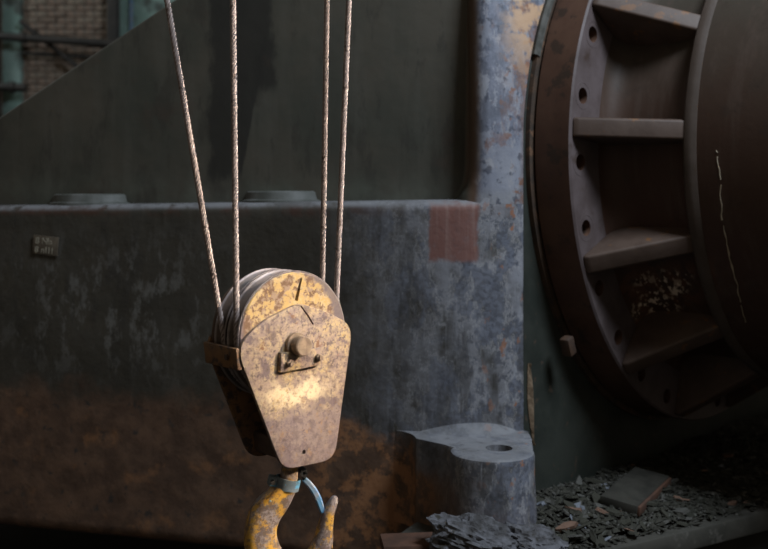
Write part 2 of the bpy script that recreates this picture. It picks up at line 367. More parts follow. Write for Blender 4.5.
M['dirt'] = mat_simple('dusty_debris', (.018, .018, .012), (.036, .035, .026), 14, .95, c2=(.075, .075, .064), t2=(.55, .62), sc2=40, bump=.8, bd=.02)
M['stone'] = mat_simple('blue_grey_rock', (.045, .044, .045), (.115, .117, .13), 16, .85, c2=(.028, .025, .019), sc2=16, bump=.8, bd=.02)
M['chipg'] = mat_simple('grey_chip', (.042, .042, .035), (.082, .08, .072), 20, .85)
M['chipb'] = mat_simple('blue_chip', (.11, .12, .145), (.17, .185, .21), 20, .8)
M['chipo'] = mat_simple('orange_chip', (.11, .06, .038), (.17, .105, .075), 20, .85)
M['chipd'] = mat_simple('olive_chip', (.020, .020, .013), (.040, .039, .028), 20, .9)
M['crumb'] = mat_simple('crumbs', (.014, .014, .009), (.038, .036, .028), 30, .95, c2=(.085, .082, .074), t2=(.58, .62), sc2=36)
M['wood'] = mat_simple('old_plank', (.055, .028, .018), (.095, .045, .027), 10, .85, c2=(.05, .04, .03), sc2=14, stretch=(1, 1, 1))
M['woodtop'] = mat_simple('dusty_plank', (.016, .015, .011), (.032, .030, .023), 10, .9)
M['brick'] = mat_simple('old_brick', (.20, .125, .088), (.30, .20, .145), 4, .9, c2=(.12, .105, .085), t2=(.5, .62), sc2=3, bump=.5, bd=.02)
M['brick2'] = mat_simple('pale_brick', (.25, .175, .125), (.33, .25, .19), 4, .9, c2=(.13, .115, .09), t2=(.5, .62), sc2=3, bump=.5, bd=.02)
M['mortar'] = mat_simple('mortar', (.16, .115, .085), (.22, .165, .125), 5, .95)
M['teal'] = mat_simple('teal_plaster', (.15, .235, .205), (.22, .31, .28), 2.5, .8, c2=(.07, .085, .075), t2=(.5, .62), sc2=2.5)
M['darkmetal'] = mat_simple('sooty_steel', (.018, .017, .015), (.032, .028, .024), 6, .6)
M['plate'] = mat_simple('tarnished_plate', (.085, .070, .052), (.12, .10, .075), 40, .5, .3, bd=.001)
M['letter'] = mat_simple('pale_lettering', (.28, .26, .20), (.36, .33, .26), 60, .5, .2, bd=.001)
M['filler'] = mat_simple('cracked_white_filler', (.26, .22, .16), (.40, .34, .25), 20, .8)
M['flake'] = mat_simple('peeling_flake', (.11, .075, .045), (.20, .14, .09), 20, .8)

# ------------------------------------------------------------------ setting: floor, plinth, far wall
mesh('floor', [(-12, -4, -2.35), (12, -4, -2.35), (12, 14, -2.35), (-12, 14, -2.35)], [(0, 1, 2, 3)], M['pit'])
tag(bpy.data.objects['floor'], kind='structure')
ZS = -1.35
U3 = lambda x, y, z=0: Vector((x, y, z))
sl = [(.03, 3.33), (.42, 3.56), (1.093, 3.96), (1.647, 4.29), (3.0, 5.096), (3.0, 8.2), (.2, 8.2), (.2, 4.3), (.0, 3.9)]
slab = prism('floor_slab', sl, U3(0, 0, ZS-.085), U3(1, 0), U3(0, 1), U3(0, 0, 1), .085, M['concrete'], None, .012)
tag(slab, kind='structure')
sup = [(p[0]+.05, p[1]+.10) for p in sl[:5]]+[(2.95, 8.1), (.25, 8.1), (.25, 4.3)]
tag(prism('floor_plinth', sup, U3(0, 0, -2.35), U3(1, 0), U3(0, 1), U3(0, 0, 1), 2.35+ZS-.085, M['pit'], None, 0), kind='structure')
YW = 13.0
wall = mesh('wall_back', [(-12, YW+.062, -2.35), (12, YW+.062, -2.35), (12, YW+.062, 8), (-12, YW+.062, 8), (-12, YW+.5, -2.35), (12, YW+.5, -2.35), (12, YW+.5, 8), (-12, YW+.5, 8)],
            [(0, 1, 2, 3), (4, 5, 6, 7), (0, 1, 5, 4), (1, 2, 6, 5), (2, 3, 7, 6), (3, 0, 4, 7)], M['mortar'])
tag(wall, kind='structure')
BX0, BX1 = at(22, 0, YW).x, at(113, 0, YW).x
bms = {}
M['brick3'] = mat_simple('sooty_brick', (.085, .07, .055), (.16, .12, .09), 4, .9)
for key in ('brick', 'brick2', 'brick3'):
    bm = bmesh.new(); bmesh.ops.create_cube(bm, size=1, matrix=Matrix.Diagonal((.236, .10, .068, 1))); bevel_bm(bm, .006, 1)
    o = from_bm('brick', bm, M[key], wall); bms[key] = o.data; bpy.data.objects.remove(o)
row = 0; z = 0.55
while z < 3.3:
    x = BX0+.06+(.125 if row % 2 else 0)
    while x < BX1+.1:
        o = bpy.data.objects.new('brick', bms[random.choices(('brick', 'brick2', 'brick3'), (5, 3, 2))[0]]); link(o, wall)
        o.location = (x, YW+.085+random.uniform(-.014, .010), z); o.rotation_euler = (0, random.uniform(-.02, .02), random.uniform(-.02, .02))
        x += .25
    z += .08; row += 1
def slabbox(name, x0, x1, y0, y1, z0, z1, m, bev=.01, parent=None):
    bm = bmesh.new(); bmesh.ops.create_cube(bm, size=1, matrix=Matrix.Translation(((x0+x1)/2, (y0+y1)/2, (z0+z1)/2)) @ Matrix.Diagonal((abs(x1-x0), abs(y1-y0), abs(z1-z0), 1)))
    if bev: bevel_bm(bm, bev, 2)
    return from_bm(name, bm, m, parent)
xa = lambda px, Y=YW: at(px, 0, Y).x
o = slabbox('wall_pilaster', xa(3.5), xa(22), YW-.05, YW+.2, -2.35, 6, M['teal'], .01); tag(o, kind='structure')
o = slabbox('wall_panel', xa(120), xa(300), YW-.02, YW+.2, -2.35, 6, M['teal'], .01); tag(o, kind='structure')
# steel uprights and pipes in front of the far wall
def upright(px0, px1, label, mat, lip=None):
    e = empty('steel_upright', (xa((px0+px1)/2), YW-.12, -2.35)); tag(e, label, 'column')
    hw = (xa(px1)-xa(px0))/2
    slabbox('web', -.012, .012, -.10, .05, 0, 8.2, mat, 0, e)
    slabbox('front_flange', -hw, hw, -.115, -.10, 0, 8.2, mat, .003, e)
    slabbox('rear_flange', -hw, hw, .04, .055, 0, 8.2, mat, .003, e)
    return e
upright(112, 121, 'dark steel upright between brick panel and teal panel far behind', M['darkmetal'])
upright(-8, 3, 'dark steel upright at the far left edge before the teal pilaster', M['darkmetal'])
o = slabbox('conduit', xa(131), xa(134), YW-.08, YW-.03, -2.35, 6, M['blue'], .006); tag(o, 'thin bluish vertical conduit on the far teal panel', 'conduit')
def pipe(px0, py0, px1, py1, Y, rad, label, nm='pipe'):
    e = empty(nm, at(px0, py0, Y)); tag(e, label, 'pipe')
    a, b = at(px0, py0, Y), at(px1, py1, Y); d = (b-a)
    vs, fs = tube_data([Vector((0, 0, 0)), d], rad, 12); mesh('tube', vs, fs, M['darkmetal'], e)
    for t in (.22, .7):
        p = d*t; vs, fs = tube_data([p-d.normalized()*.03, p+d.normalized()*.03], rad*1.35, 12); mesh('coupling', vs, fs, M['darkmetal'], e)
pipe(-20, 35, 175, 48, YW-.31, .052, 'thick dark horizontal pipe crossing the far brick wall')
pipe(23, 53, 110, 58, YW-.09, .024, 'thin dark horizontal pipe below the thick one on the brick wall')
pipe(20, 21, 84, 72, YW-.20, .030, 'dark diagonal brace pipe leaning across the far brick wall')
pipe(-20, 86, 26, 88, YW-.31, .055, 'short dark horizontal rail low on the far teal pilaster')

# ------------------------------------------------------------------ the machine
TH = .751
n = Vector((math.cos(TH), -math.sin(TH), 0)); u = Vector((math.sin(TH), math.cos(TH), 0)); zz = Vector((0, 0, 1))
C = Vector((1.5724, 5.2989, .2083)); RF = 1.35
d = Vector((math.cos(R(15)), -math.sin(R(15)), 0)); nf = Vector((-math.sin(R(15)), -math.cos(R(15)), 0))
SE = -.035                                               # the end face lies this far behind the flange
def uw(z): return -1.388 if z < C.z else -math.sqrt(max(.05, 1.388**2-(z-C.z)**2))
def W(z):
    p = C+n*SE+u*uw(z); return Vector((p.x, p.y, 0))
W0 = W(0); B = W0-Vector((.866, .5, 0))*.2; A = B-d*.45
def bez(t, z):
    w_ = W(z); p = A*(1-t)**2+B*2*t*(1-t)+w_*t*t; q = (B-A)*(1-t)+(w_-B)*t; q.normalize()
    return p, Vector((q.y, -q.x, 0))                     # point, outward normal
machine = empty('machine_frame', (0, 0, 0))
tag(machine, 'huge dark green cast iron machine frame with worn blue-grey corner column', 'machine')
ZB = -1.585
def zl(p): return -.012-.0135*max(0, .45-p.x) if p.x > -4 else -.07
# lower body: plan curve x vertical profile
def plan(z):
    out = []
    L = 4.0; N = 100
    for i in range(N): out.append((A-d*(L*(1-i/N)), nf))
    for i in range(25): out.append(bez(i/24, z))
    return out
rowsz = [ZB+(0-ZB)*i/44 for i in range(45)]
base = plan(-.3); P = len(base)
vs = []; fs = []; r = .044
def wob(p, z):
    return .006*noise.noise(Vector((p.x*1.7, z*1.7, 3)))+.0025*noise.noise(Vector((p.x*6, z*6, 8)))
prof_count = 0
for i, (p, nr) in enumerate(base):
    zt = zl(p); col = []; r = .044
    if 384+F*p.x/p.y > 481 and i >= 100: r = .003; zt = -.004
    col.append(p-nf*3.2+Vector((0, 0, ZB)))
    col.append(p-nr*.02+Vector((0, 0, ZB)))
    for k in range(40):
        z = ZB+.02+(zt-r-ZB-.02)*k/39; col.append(p+nr*wob(p, z)+Vector((0, 0, z)))
    for k in range(1, 7):
        a = PI/2*k/6; col.append(p+nr*(wob(p, zt)*.7-r+r*math.cos(a))+Vector((0, 0, zt-r+r*math.sin(a))))
    bump = .004*noise.noise(Vector((p.x*5, 0, 1)))
    col.append(p-nr*.15+Vector((0, 0, zt+.004))); col.append(p-nf*3.2+Vector((0, 0, zt+.008)))
    prof_count = len(col); vs += col
for i in range(P-1):
    for k in range(prof_count-1):
        a = i*prof_count+k; b = a+prof_count; fs.append((a, b, b+1, a+1))
    fs.append((i*prof_count+prof_count-1, (i+1)*prof_count+prof_count-1, (i+1)*prof_count, i*prof_count))
fs.append(tuple(range(prof_count)))
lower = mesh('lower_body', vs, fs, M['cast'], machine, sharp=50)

# upper web, set back behind the ledge
SB = .18
wo = B-nf*SB                                             # origin on web plane; coordinates (s, z)
def on_web(px, py):
    k = (px-384)/F; s_ = (k*wo.y-wo.x)/(d.x-k*d.y); Y = wo.y+s_*d.y; return (s_, (HOR-py)/F*Y)
e0, e1 = on_web(0, 116), on_web(164, 6)
sl_ = (e1[1]-e0[1])/(e1[0]-e0[0])
f_ = lambda s_: e0[1]+(s_-e0[0])*sl_
poly = [(e0[0]-.52, -.06), (.0, -.06), (.0, 1.7), (e0[0]+(1.7-e0[1])/sl_, 1.7), (e0[0]-.52, f_(e0[0]-.52))]
prism('upper_web', poly, wo, d, zz, -nf, .22, M['web'], machine, .018, 3)
# corner column: web fillet, side and rounded front, up to the end face
def t_at(px, z):
    lo, hi = 0, 1
    for _ in range(30):
        m = (lo+hi)/2; p, _n = bez(m, z); lo, hi = (m, hi) if 384+F*p.x/p.y < px else (lo, m)
    return lo
vs = []; fs = []; NR = 46; rows = []
for i in range(NR):
    z = -.03+1.75*i/(NR-1) if i > 12 else -.03+.5*(i/13)**1.6
    flare = .055*math.exp(-max(0, z)/.045)
    t0 = t_at(487, z); p0, n0 = bez(t0, z); p0 = p0-d*flare
    q = []
    side = p0-n0*.065-d*.065                               # where the side starts, after the convex corner
    wl = (side-wo).dot(-nf)                              # distance in front of the web is -wl
    dep = -wl
    rc = min(dep-.012, .12)
    corner_s = (side-wo).dot(d)
    for k in range(9):                                   # concave fillet, web to side
        a = PI/2*k/8; q.append(wo+d*(corner_s-rc+rc*math.sin(a))+nf*(rc*(1-math.cos(a))-.004))
    for k in range(1, 7):                                # convex corner, side to front
        t = k/6; a_, b_, c_ = side, side+nf*.03, p0
        q.append(a_*(1-t)**2+(p0-d*.058+n0*.002)*2*t*(1-t)+c_*t*t)
    for k in range(1, 17):
        p, nn = bez(t0+(1-t0)*k/16, z); bl = min(1, max(0, z)/.25); q.append(p+nn*(.004*bl*noise.noise(Vector((p.x*5, z*4, 5)))+(1-bl)*(wob(p, z)+.0006)))
    # pointed chip edge at the end face
    rows.append([Vector((p.x, p.y, z)) for p in q])
Q = len(rows[0])
for rw in rows: vs += rw
for i in range(NR-1):
    for k in range(Q-1): fs.append((i*Q+k, i*Q+k+1, (i+1)*Q+k+1, (i+1)*Q+k))
# close the back so that the column is solid
back0 = len(vs)
for i in range(NR): vs.append(wo+d*.06-nf*.18+Vector((0, 0, rows[i][0].z)))
for i in range(NR-1):
    fs.append((i*Q+Q-1, back0+i, back0+i+1, (i+1)*Q+Q-1)); fs.append((back0+i, i*Q, (i+1)*Q, back0+i+1))
fs.append(tuple([(NR-1)*Q+k for k in range(Q)]+[back0+NR-1]))
mesh('corner_column', vs, fs, M['column'], machine, sharp=60)
# end face behind the flange
pl = []
for i in range(40):
    z = ZB+(1.25-ZB)*i/39; pl.append((uw(z)+.004, z))
pl += [(1.7, 1.25), (1.7, ZB)]
end = prism('end_plate', pl, Vector((C.x, C.y, 0))+n*SE, u, zz, -n, .30, M['endface'], machine, .006, 2)
lathe('mating_ring', [(RF+.024, SE-.01), (RF+.024, -.012), (RF-.05, -.012), (RF-.05, SE-.01)], C, n, u, zz, M['ring'], machine, n=128)
lathe('torn_gasket', [(RF+.012, SE+.002), (RF+.040, SE+.002), (RF+.046, -.016), (RF+.034, -.006), (RF+.012, -.006)], C, n, u, zz, M['chipg'], machine, n=22, a0=PI-.72, a1=PI-.30)
# peeling strip along the edge of the end face, crack in the corner
vs = []; fs = []
for i in range(15):
    t = i/14; z = -.72-.36*t; ww = .016*math.sin(PI*min(1, t*1.1+.02))+.004
    c0 = Vector((C.x, C.y, 0))+n*(SE+.004)+u*(uw(z)+.035+.03*t+.008*noise.noise(Vector((z*22, 1, 1))))
    lift = .012+.010*noise.noise(Vector((z*15, 4, 2)))
    for a_, b_ in ((-ww, 0), (0, lift), (ww, .004)): vs.append(c0+u*a_+n*b_+Vector((0, 0, z)))
for i in range(14):
    for k in range(2): fs.append((i*3+k, i*3+k+1, (i+1)*3+k+1, (i+1)*3+k))
o = mesh('peeling_strip', vs, fs, M['flake'], machine, False); m_ = o.modifiers.new('s', 'SOLIDIFY'); m_.thickness = .004
# little wedge stuck beside the flange
bm = bmesh.new(); bmesh.ops.create_cube(bm, size=1, matrix=Matrix.Translation(at(568, 346, 4.37)) @ Matrix.Rotation(R(-43), 4, 'Z') @ Matrix.Rotation(R(20), 4, 'X') @ Matrix.Diagonal((.05, .05, .085, 1)))
bevel_bm(bm, .01, 2); o = from_bm('wedge', bm, M['darkrust'], machine); o['label'] = 'small rusty wedge beside the flange'
# low round bosses on the ledge
def boss(px0, px1):
    s0 = on_web(px0, 200)[0]; s1 = on_web(px1, 200)[0]; cc = wo+d*((s0+s1)/2)-nf*.085; rr = math.hypot((s1-s0)/2, .085)
    zt = zl(cc)
    pr = [(.001, -.03), (rr+.012, -.03), (rr+.010, .008), (rr-.004, .014), (rr-.012, .046), (rr-.02, .052), (.001, .054)]
    lathe('ledge_boss', pr, Vector((cc.x, cc.y, zt)), zz, d, nf, M['cast_plain'], machine, n=64)
M['cast_plain'] = mat_simple('ledge_dusty_paint', (.06, .065, .058), (.105, .11, .105), 7, .6)
boss(52, 128); boss(244, 318)
# foot lug
lc = Vector((.430, 3.972, 0)); lr = .168; ztop = -1.004
out = []
for k in range(25):
    a = R(-105)+R(200)*k/24; out.append((lc.x+lr*math.sin(a)*1.0, lc.y-lr*math.cos(a)))
out += [(.612, 4.14), (.616, 4.28), (.40, 4.60), (.04, 4.45)]
for t_, of_ in ((0, -.016), (.04, -.004), (.08, .006), (.12, .022), (.155, .048), (.185, .085), (.205, .130)):
    p_, n_ = bez(t_, -.5); out.append((p_.x+n_.x*of_, p_.y+n_.y*of_))
out.append((.250, 4.05))
cx = sum(p[0] for p in out)/len(out)
def lugring(off, z): # shrink outline of the free end a little, used for the rounded lip
    res = []
    for k, p in enumerate(out):
        v = Vector((p[0]-lc.x, p[1]-lc.y)); 
        if k < 25: v *= (lr-off)/lr
        res.append(Vector((lc.x+v.x, lc.y+v.y, z)))
    return res
vs = []; fs = []; K = len(out)
levels = [(.0-.018, ZS-.05), (-.008, -1.25), (0, -1.1), (0, ztop-.02), (.004, ztop-.007), (.012, ztop-.001), (.022, ztop)]
for off, z in levels: vs += lugring(off, z)
for i in range(len(levels)-1):
    for k in range(K): fs.append((i*K+k, i*K+(k+1) % K, (i+1)*K+(k+1) % K, (i+1)*K+k))
fs.append(tuple(range(K))); fs.append(tuple((len(levels)-1)*K+k for k in range(K)))
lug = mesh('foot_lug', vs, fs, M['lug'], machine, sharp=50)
hc = at(499, 448.5, 4.0)
cut = from_bm('cut', cyl_bm(Vector((hc.x, hc.y, ztop-.25)), zz, .054, .4, 28), M['black']); boolean(lug, [cut])
# flare where the face runs out onto the lug
vs = []; fs = []
for i in range(22):
    t = i/21; tt = .16+.80*t
    p, nn = bez(tt, -.5); tt = t; hgt = .006+.085*math.sin(PI*t)**.8
    outw = .012+.10*math.sin(PI*t)**.8
    for k in range(9):
        a = PI/2*k/8; vs.append(p+nn*(-.01+outw*(1-math.sin(a)))+Vector((0, 0, ztop-.004+hgt*(1-math.cos(a)))))
for i in range(21):
    for k in range(8): fs.append((i*9+k, i*9+k+1, (i+1)*9+k+1, (i+1)*9+k))
mesh('lug_fillet', vs, fs, M['lug'], machine, sharp=80)
# number plate on the left of the body
pw = A-d*1.72
sp = None
k0 = (46.5-384)/F; s_ = (k0*A.y-A.x)/(d.x-k0*d.y); pp = A+d*s_; zp = (HOR-245.5)/F*pp.y
tilt = R(-4.5); ex = (d*math.cos(tilt)+zz*math.sin(tilt)); ez = (zz*math.cos(tilt)-d*math.sin(tilt))
po = Vector((pp.x, pp.y, zp))+nf*.004
plate = prism('number_plate', [(-.068, -.045), (.068, -.045), (.068, .045), (-.068, .045)], po, ex, ez, nf, .006, M['plate'], machine, .0015)
plate['label'] = 'small tarnished plate with two rows of pale figures'
def text(s, x, z, size):
    if len(s) > 1:
        for i, ch in enumerate(s):
            if ch != ' ': text(ch, x+size*.40*i, z, size)
        return
    cu = bpy.data.curves.new('figure', 'FONT'); cu.body = s; cu.size = size; cu.extrude = .001; cu.space_character = 1.15
    o = bpy.data.objects.new('figure', cu); COL.objects.link(o); bpy.context.view_layer.update()
    me = bpy.data.meshes.new_from_object(o.evaluated_get(bpy.context.evaluated_depsgraph_get())); bpy.data.objects.remove(o)
    for v in me.vertices: v.co = po+nf*(.0065+v.co.z)+ex*(x+v.co.x)+ez*(z+v.co.y)
    me.materials.clear(); me.materials.append(M['letter']); link(bpy.data.objects.new('figure', me), plate)
text('8 N7n', -.056, .006, .044); text('8 n111', -.056, -.036, .042)

# ------------------------------------------------------------------ flanged cylinder
T = .1758; S2 = T+.3975; R2 = 1.0805; RH = 1.2692; RN = 1.03
cyl = empty('flanged_cylinder', tuple(C)); tag(cyl, 'large brown ribbed cylinder with round bolted flange at the right', 'cylinder')
O = Vector((0, 0, 0))
class Shift: pass
def lat(name, prof, mat, **k): return lathe(name, prof, O, n, u, zz, mat, cyl, **k)
M['barrel'].node_tree.nodes  # object space of the cylinder is offset from the world by C
fl = lat('flange', [(RF, 0), (RF, T-.008), (RF-.008, T), (RN-.02, T), (RN-.02, 0)], M['rim'], n=160)
fl.data.materials.append(M['flangeface'])
cuts = []
RA = R(3.7)
hp = []
for i in range(14):
    for sg in (-1, 1):
        a = RA+2*PI*i/14+sg*R(6.45); hp.append(a)
cb = bmesh.new()
for a in hp:
    dirv = -u*math.cos(a)+zz*math.sin(a)
    b2 = cyl_bm(dirv*RH-n*.1, n, .035, .5, 20); me = bpy.data.meshes.new('tmp'); b2.to_mesh(me); b2.free(); cb.from_mesh(me); bpy.data.meshes.remove(me)
cut = from_bm('cut', cb, M['rim'], cyl); boolean(fl, [cut])
for p in fl.data.polygons:
    p.material_index = 1 if p.normal.dot(n) > .7 and p.center.dot(n) > T-.02 else 0
# spot faces: shallow rings round each hole
for a in hp:
    dirv = -u*math.cos(a)+zz*math.sin(a)
    if math.cos(a) < -.2: continue
    tng = n.cross(dirv)
    lathe('spot_face', [(.052, T-.004), (.054, T+.0009), (.058, T+.0009), (.060, T-.004)], dirv*RH, n, dirv, tng, M['flangeface'], cyl, n=28)
# barrel with neck, shoulder, and body to the right
bp = [(RN+.10, T-.001), (RN+.075, T+.004), (RN+.045, T+.018), (RN+.02, T+.045), (RN+.006, T+.08), (RN, T+.12), (RN, S2-.10), (RN+.006, S2-.06), (RN+.02, S2-.03), (R2-.012, S2-.008), (R2-.004, S2), (R2, S2+.03),
      (R2, S2+1.9), (R2-.04, S2+1.95), (.2, S2+1.95), (.2, T)]
bar = lat('barrel', bp, M['barrel'], n=160)
lat('shoulder_bead', [(R2-.03, S2-.034), (R2-.004, S2-.028), (R2+.008, S2-.016), (R2+.012, S2), (R2+.010, S2+.016), (R2+.002, S2+.034), (R2-.03, S2+.04)], M['bead'], n=160)
# ribs
for i in range(14):
    a = RA+2*PI*i/14; er = -u*math.cos(a)+zz*math.sin(a); et = n.cross(er); hw = .042
    pts = [(RN-.03, T-.005), (RF-.014, T-.005), (RF-.016, T+.02), (R2+.012, S2-.03), (R2-.01, S2+.0), (RN-.03, S2)]
    bm = bmesh.new(); vv = []
    for sg in (-1, 1): vv.append([bm.verts.new(er*q[0]+n*q[1]+et*(sg*hw*(1.0 if q[0] > RN else 1.25))) for q in pts])
    bm.faces.new(vv[0]); bm.faces.new(vv[1][::-1])
    for k in range(6): bm.faces.new((vv[0][k], vv[1][k], vv[1][(k+1) % 6], vv[0][(k+1) % 6]))
    bmesh.ops.recalc_face_normals(bm, faces=bm.faces[:]); bevel_bm(bm, .020, 4)
    from_bm('rib', bm, M['rib'], cyl)
# thin cracked filler line down the barrel
def on_barrel(px, py):
    ray = Vector(((px-384)/F, 1, (HOR-py)/F)); o_ = -C
    rp = ray-n*ray.dot(n); op_ = o_-n*o_.dot(n)
    a_ = rp.dot(rp); b_ = 2*rp.dot(op_); c_ = op_.dot(op_)-(R2+.001)**2
    t = (-b_-math.sqrt(max(0, b_*b_-4*a_*c_)))/(2*a_); return o_+ray*t
line = [(716, 150), (720, 175), (721, 205), (725, 235), (731, 262), (737, 285), (741, 305), (746, 322)]
ln = catmull(line, 6); vs = []; fs = []
for i, q in enumerate(ln):
    wd = .75*(.35+abs(noise.noise(Vector((i*.7, 2, 2))))*1.7)
    j = noise.noise(Vector((i*.45, 7, 1)))*1.6
    a_, b_ = on_barrel(q[0]-wd+j, q[1]), on_barrel(q[0]+wd+j, q[1])
    ra = (a_-n*a_.dot(n)).normalized()*.002
    vs += [a_-ra, a_+ra, b_+ra, b_-ra]
for i in range(len(ln)-1):
    if noise.noise(Vector((i*.5, 9, 3))) < -.28: continue
    for k in range(3): fs.append((i*4+k, i*4+k+1, (i+1)*4+k+1, (i+1)*4+k))
mesh('cracked_filler', vs, fs, M['filler'], cyl, False)['label'] = 'thin pale cracked filler line'

# ------------------------------------------------------------------ hook block
YA = R(40); BP = Vector((-.25, 3.0, -.42))
hb = empty('hook_block', tuple(BP), (0, 0, YA)); tag(hb, 'rusty yellow crane hook block hanging on four wire ropes', 'hook block')
X, Yb, Z = Vector((1, 0, 0)), Vector((0, 1, 0)), Vector((0, 0, 1))
def loc(px, py):                                         # point of the picture on the front plate plane, in block space
    k = (px-384)/F; a_ = (k*BP.y-BP.x)/(math.cos(YA)-k*math.sin(YA)); Y = BP.y+a_*math.sin(YA); return (a_, (HOR-py)/F*Y-BP.z)
outl = [loc(*q) for q in ((299, 303), (327, 312), (353, 325), (335, 459.5), (283, 470.5), (236, 347), (263, 321))]
rad = [.03, .02, .05, .05, .045, .06, .03]
front = prism('front_plate', round_poly(outl, rad), O, X, Z, Yb, .014, M['block'], hb, .0025, 2)
h1 = loc(304, 452)
slp = [loc(305, 325), loc(299.5, 313)]
cut = from_bm('cut', cyl_bm(Vector((h1[0], -.02, h1[1])), Yb, .0065, .06, 16), M['black'], hb); boolean(front, [cut])
rear_o = prism('rear_plate', round_poly(outl, rad), Vector((0, .178, 0)), X, Z, Yb, .014, M['brown'], hb, .0025, 2)
cc2 = Vector((-.012, 0, .002)); GR = .189; SR = .178
gd = lathe('guard_disc', [(.02, .014), (GR, .014), (GR+.003, .017), (GR+.003, .030), (.02, .030)], cc2, Yb, X, Z, M['guard'], hb, n=96)
a_ = Vector((loc(304, 278)[0], 0, loc(304, 278)[1])); b_ = Vector((loc(299, 301)[0], 0, loc(299, 301)[1]))
bm = bmesh.new(); dv = (b_-a_).normalized(); pv = Vector((dv.z, 0, -dv.x)); q = [a_-pv*.003, a_+pv*.003, b_+pv*.006, b_-pv*.006]
v0 = [bm.verts.new(p+Yb*-.01) for p in q]; v1 = [bm.verts.new(p+Yb*.06) for p in q]
bm.faces.new(v0); bm.faces.new(v1[::-1])
for k in range(4): bm.faces.new((v0[k], v1[k], v1[(k+1) % 4], v0[(k+1) % 4]))
cut = from_bm('cut', bm, M['black'], hb, False); boolean(gd, [cut])
lathe('guard_disc', [(.02, .166), (GR, .166), (GR, .178), (.02, .178)], cc2, Yb, X, Z, M['darkrust'], hb, n=64)
S1B, S2B = .050, .122; GROOVE = .171; SRM = .197
for cb_ in (S1B, S2B):
    lathe('sheave', [(.03, cb_-.024), (.12, cb_-.018), (.15, cb_-.031), (SRM-.002, cb_-.031), (SRM, cb_-.027), (GROOVE+.004, cb_-.012), (GROOVE-.003, cb_), (GROOVE+.004, cb_+.012), (SRM, cb_+.027), (SRM-.002, cb_+.031), (.15, cb_+.031), (.12, cb_+.024), (.03, cb_+.024)],
          cc2, Yb, X, Z, M['sheave'], hb, n=96)
# side straps that tie the plates together
def strap(name, pts, mat, bev=.003): 
    return prism(name, pts, O, X, Z, Yb, .176, mat, hb, bev)
l0, l1 = loc(238, 349), loc(241, 371)
st = prism('side_strap', [(l0[0]-.004, l0[1]), (l0[0]+.012, l0[1]), (l1[0]+.010, l1[1]), (l1[0]-.006, l1[1])], Vector((0, .006, 0)), X, Z, Yb, .186, M['brown'], hb, .003)
r0, r1 = loc(351, 345), loc(348, 366)
prism('side_strap', [(r0[0]-.012, r0[1]), (r0[0]+.003, r0[1]), (r1[0]+.003, r1[1]), (r1[0]-.012, r1[1])], Vector((0, .012, 0)), X, Z, Yb, .17, M['brown'], hb, .003)
sb = cyl_bm(Vector((l0[0]-.008, .055, (l0[1]+l1[1])/2+.002)), X, .009, .012, 6); o = from_bm('bolt', sb, M['darkrust'], st, False)
# crosshead at the foot that carries the hook
b0, b1 = loc(284, 452), loc(333, 446)
prism('crosshead', round_poly([(b0[0]+.012, b0[1]-.035), (b1[0]-.012, b0[1]-.035), (b1[0]-.004, b0[1]+.03), (b0[0]+.004, b0[1]+.03)], [.01]*4, 3), Vector((0, .015, 0)), X, Z, Yb, .162, M['darkrust'], hb, .003)
# pin with collar
pc = Vector((loc(295, 344.5)[0], 0, loc(295, 344.5)[1]))
pin = lathe('axle_pin', [(.001, -.050), (.026, -.050), (.0295, -.047), (.0295, -.020), (.026, -.018), (.026, -.0135), (.036, -.0135), (.037, -.0005), (.022, 0), (.022, .19), (.03, .192), (.03, .22), (.001, .22)], pc, Yb, X, Z, M['pin'], hb, n=48)
# keeper plate with two bolts
kp = [loc(278, 352.5), loc(318, 347.5), loc(317.5, 364.5), loc(277.5, 372)]
kpo = prism('keeper_plate', kp, O, X, Z, -Yb, .017, M['block'], hb, .0015)
cut = from_bm('cut', cyl_bm(pc+Yb*-.05, Yb, .034, .049, 32), M['black'], hb); boolean(kpo, [cut])
for q in ((285.5, 362.5), (314.5, 356.5)):
    a_, b_ = loc(*q); bm = cyl_bm(Vector((a_, -.017, b_)), -Yb, .0125, .012, 6); bevel_bm(bm, .002, 1); bo = from_bm('bolt', bm, M['pin'], kpo, False)
    bm = cyl_bm(Vector((a_, -.0285, b_)), -Yb, .0065, .006, 12); from_bm('bolt_tip', bm, M['pin'], kpo)
# raised weld seam from the apex to the pin
a_, b_ = loc(301, 306), loc(313, 324)
vs, fs = tube_data([Vector((a_[0], -.0005, a_[1])), Vector(((a_[0]+b_[0])/2+.003, -.0012, (a_[1]+b_[1])/2)), Vector((b_[0], -.0005, b_[1]))], .0022, 6)
mesh('weld_seam', vs, fs, M['darkrust'], hb)

# hook: swept section in its own plane
HD = 3.075; HY = R(14)
inv = Matrix.Translation(BP) @ Matrix.Rotation(YA, 4, 'Z'); inv = inv.inverted()
hx = Vector((math.cos(HY), math.sin(HY), 0)); hn = Vector((math.sin(HY), -math.cos(HY), 0)); h0 = at(288, 480, HD)
def hk(px, py):                                          # picture point on the hook plane, world
    k = (px-384)/F; a_ = (k*h0.y-h0.x)/(hx.x-k*hx.y); p = h0+hx*a_; return Vector((p.x, p.y, (HOR-py)/F*p.y))
cl = [(290, 464, 16, 20), (289, 477, 17, 20), (286, 488, 20, 22), (277, 500, 27, 25), (266, 513, 31.5, 26), (261, 528, 32, 27), (261.5, 545, 34, 28), (268, 562, 37, 28), (284, 574, 39, 28), (303, 573, 36, 27),
      (316, 561, 29, 25), (322, 545, 21, 23), (325, 528, 15.5, 20), (328, 514, 12, 17), (332, 504, 10, 14), (335, 498, 7, 9), (336, 496, 3, 4)]
cl = catmull(cl, 7); vs = []; fs = []; SD = 16
HM = (Matrix.Translation(BP) @ Matrix.Rotation(YA, 4, 'Z')).inverted()
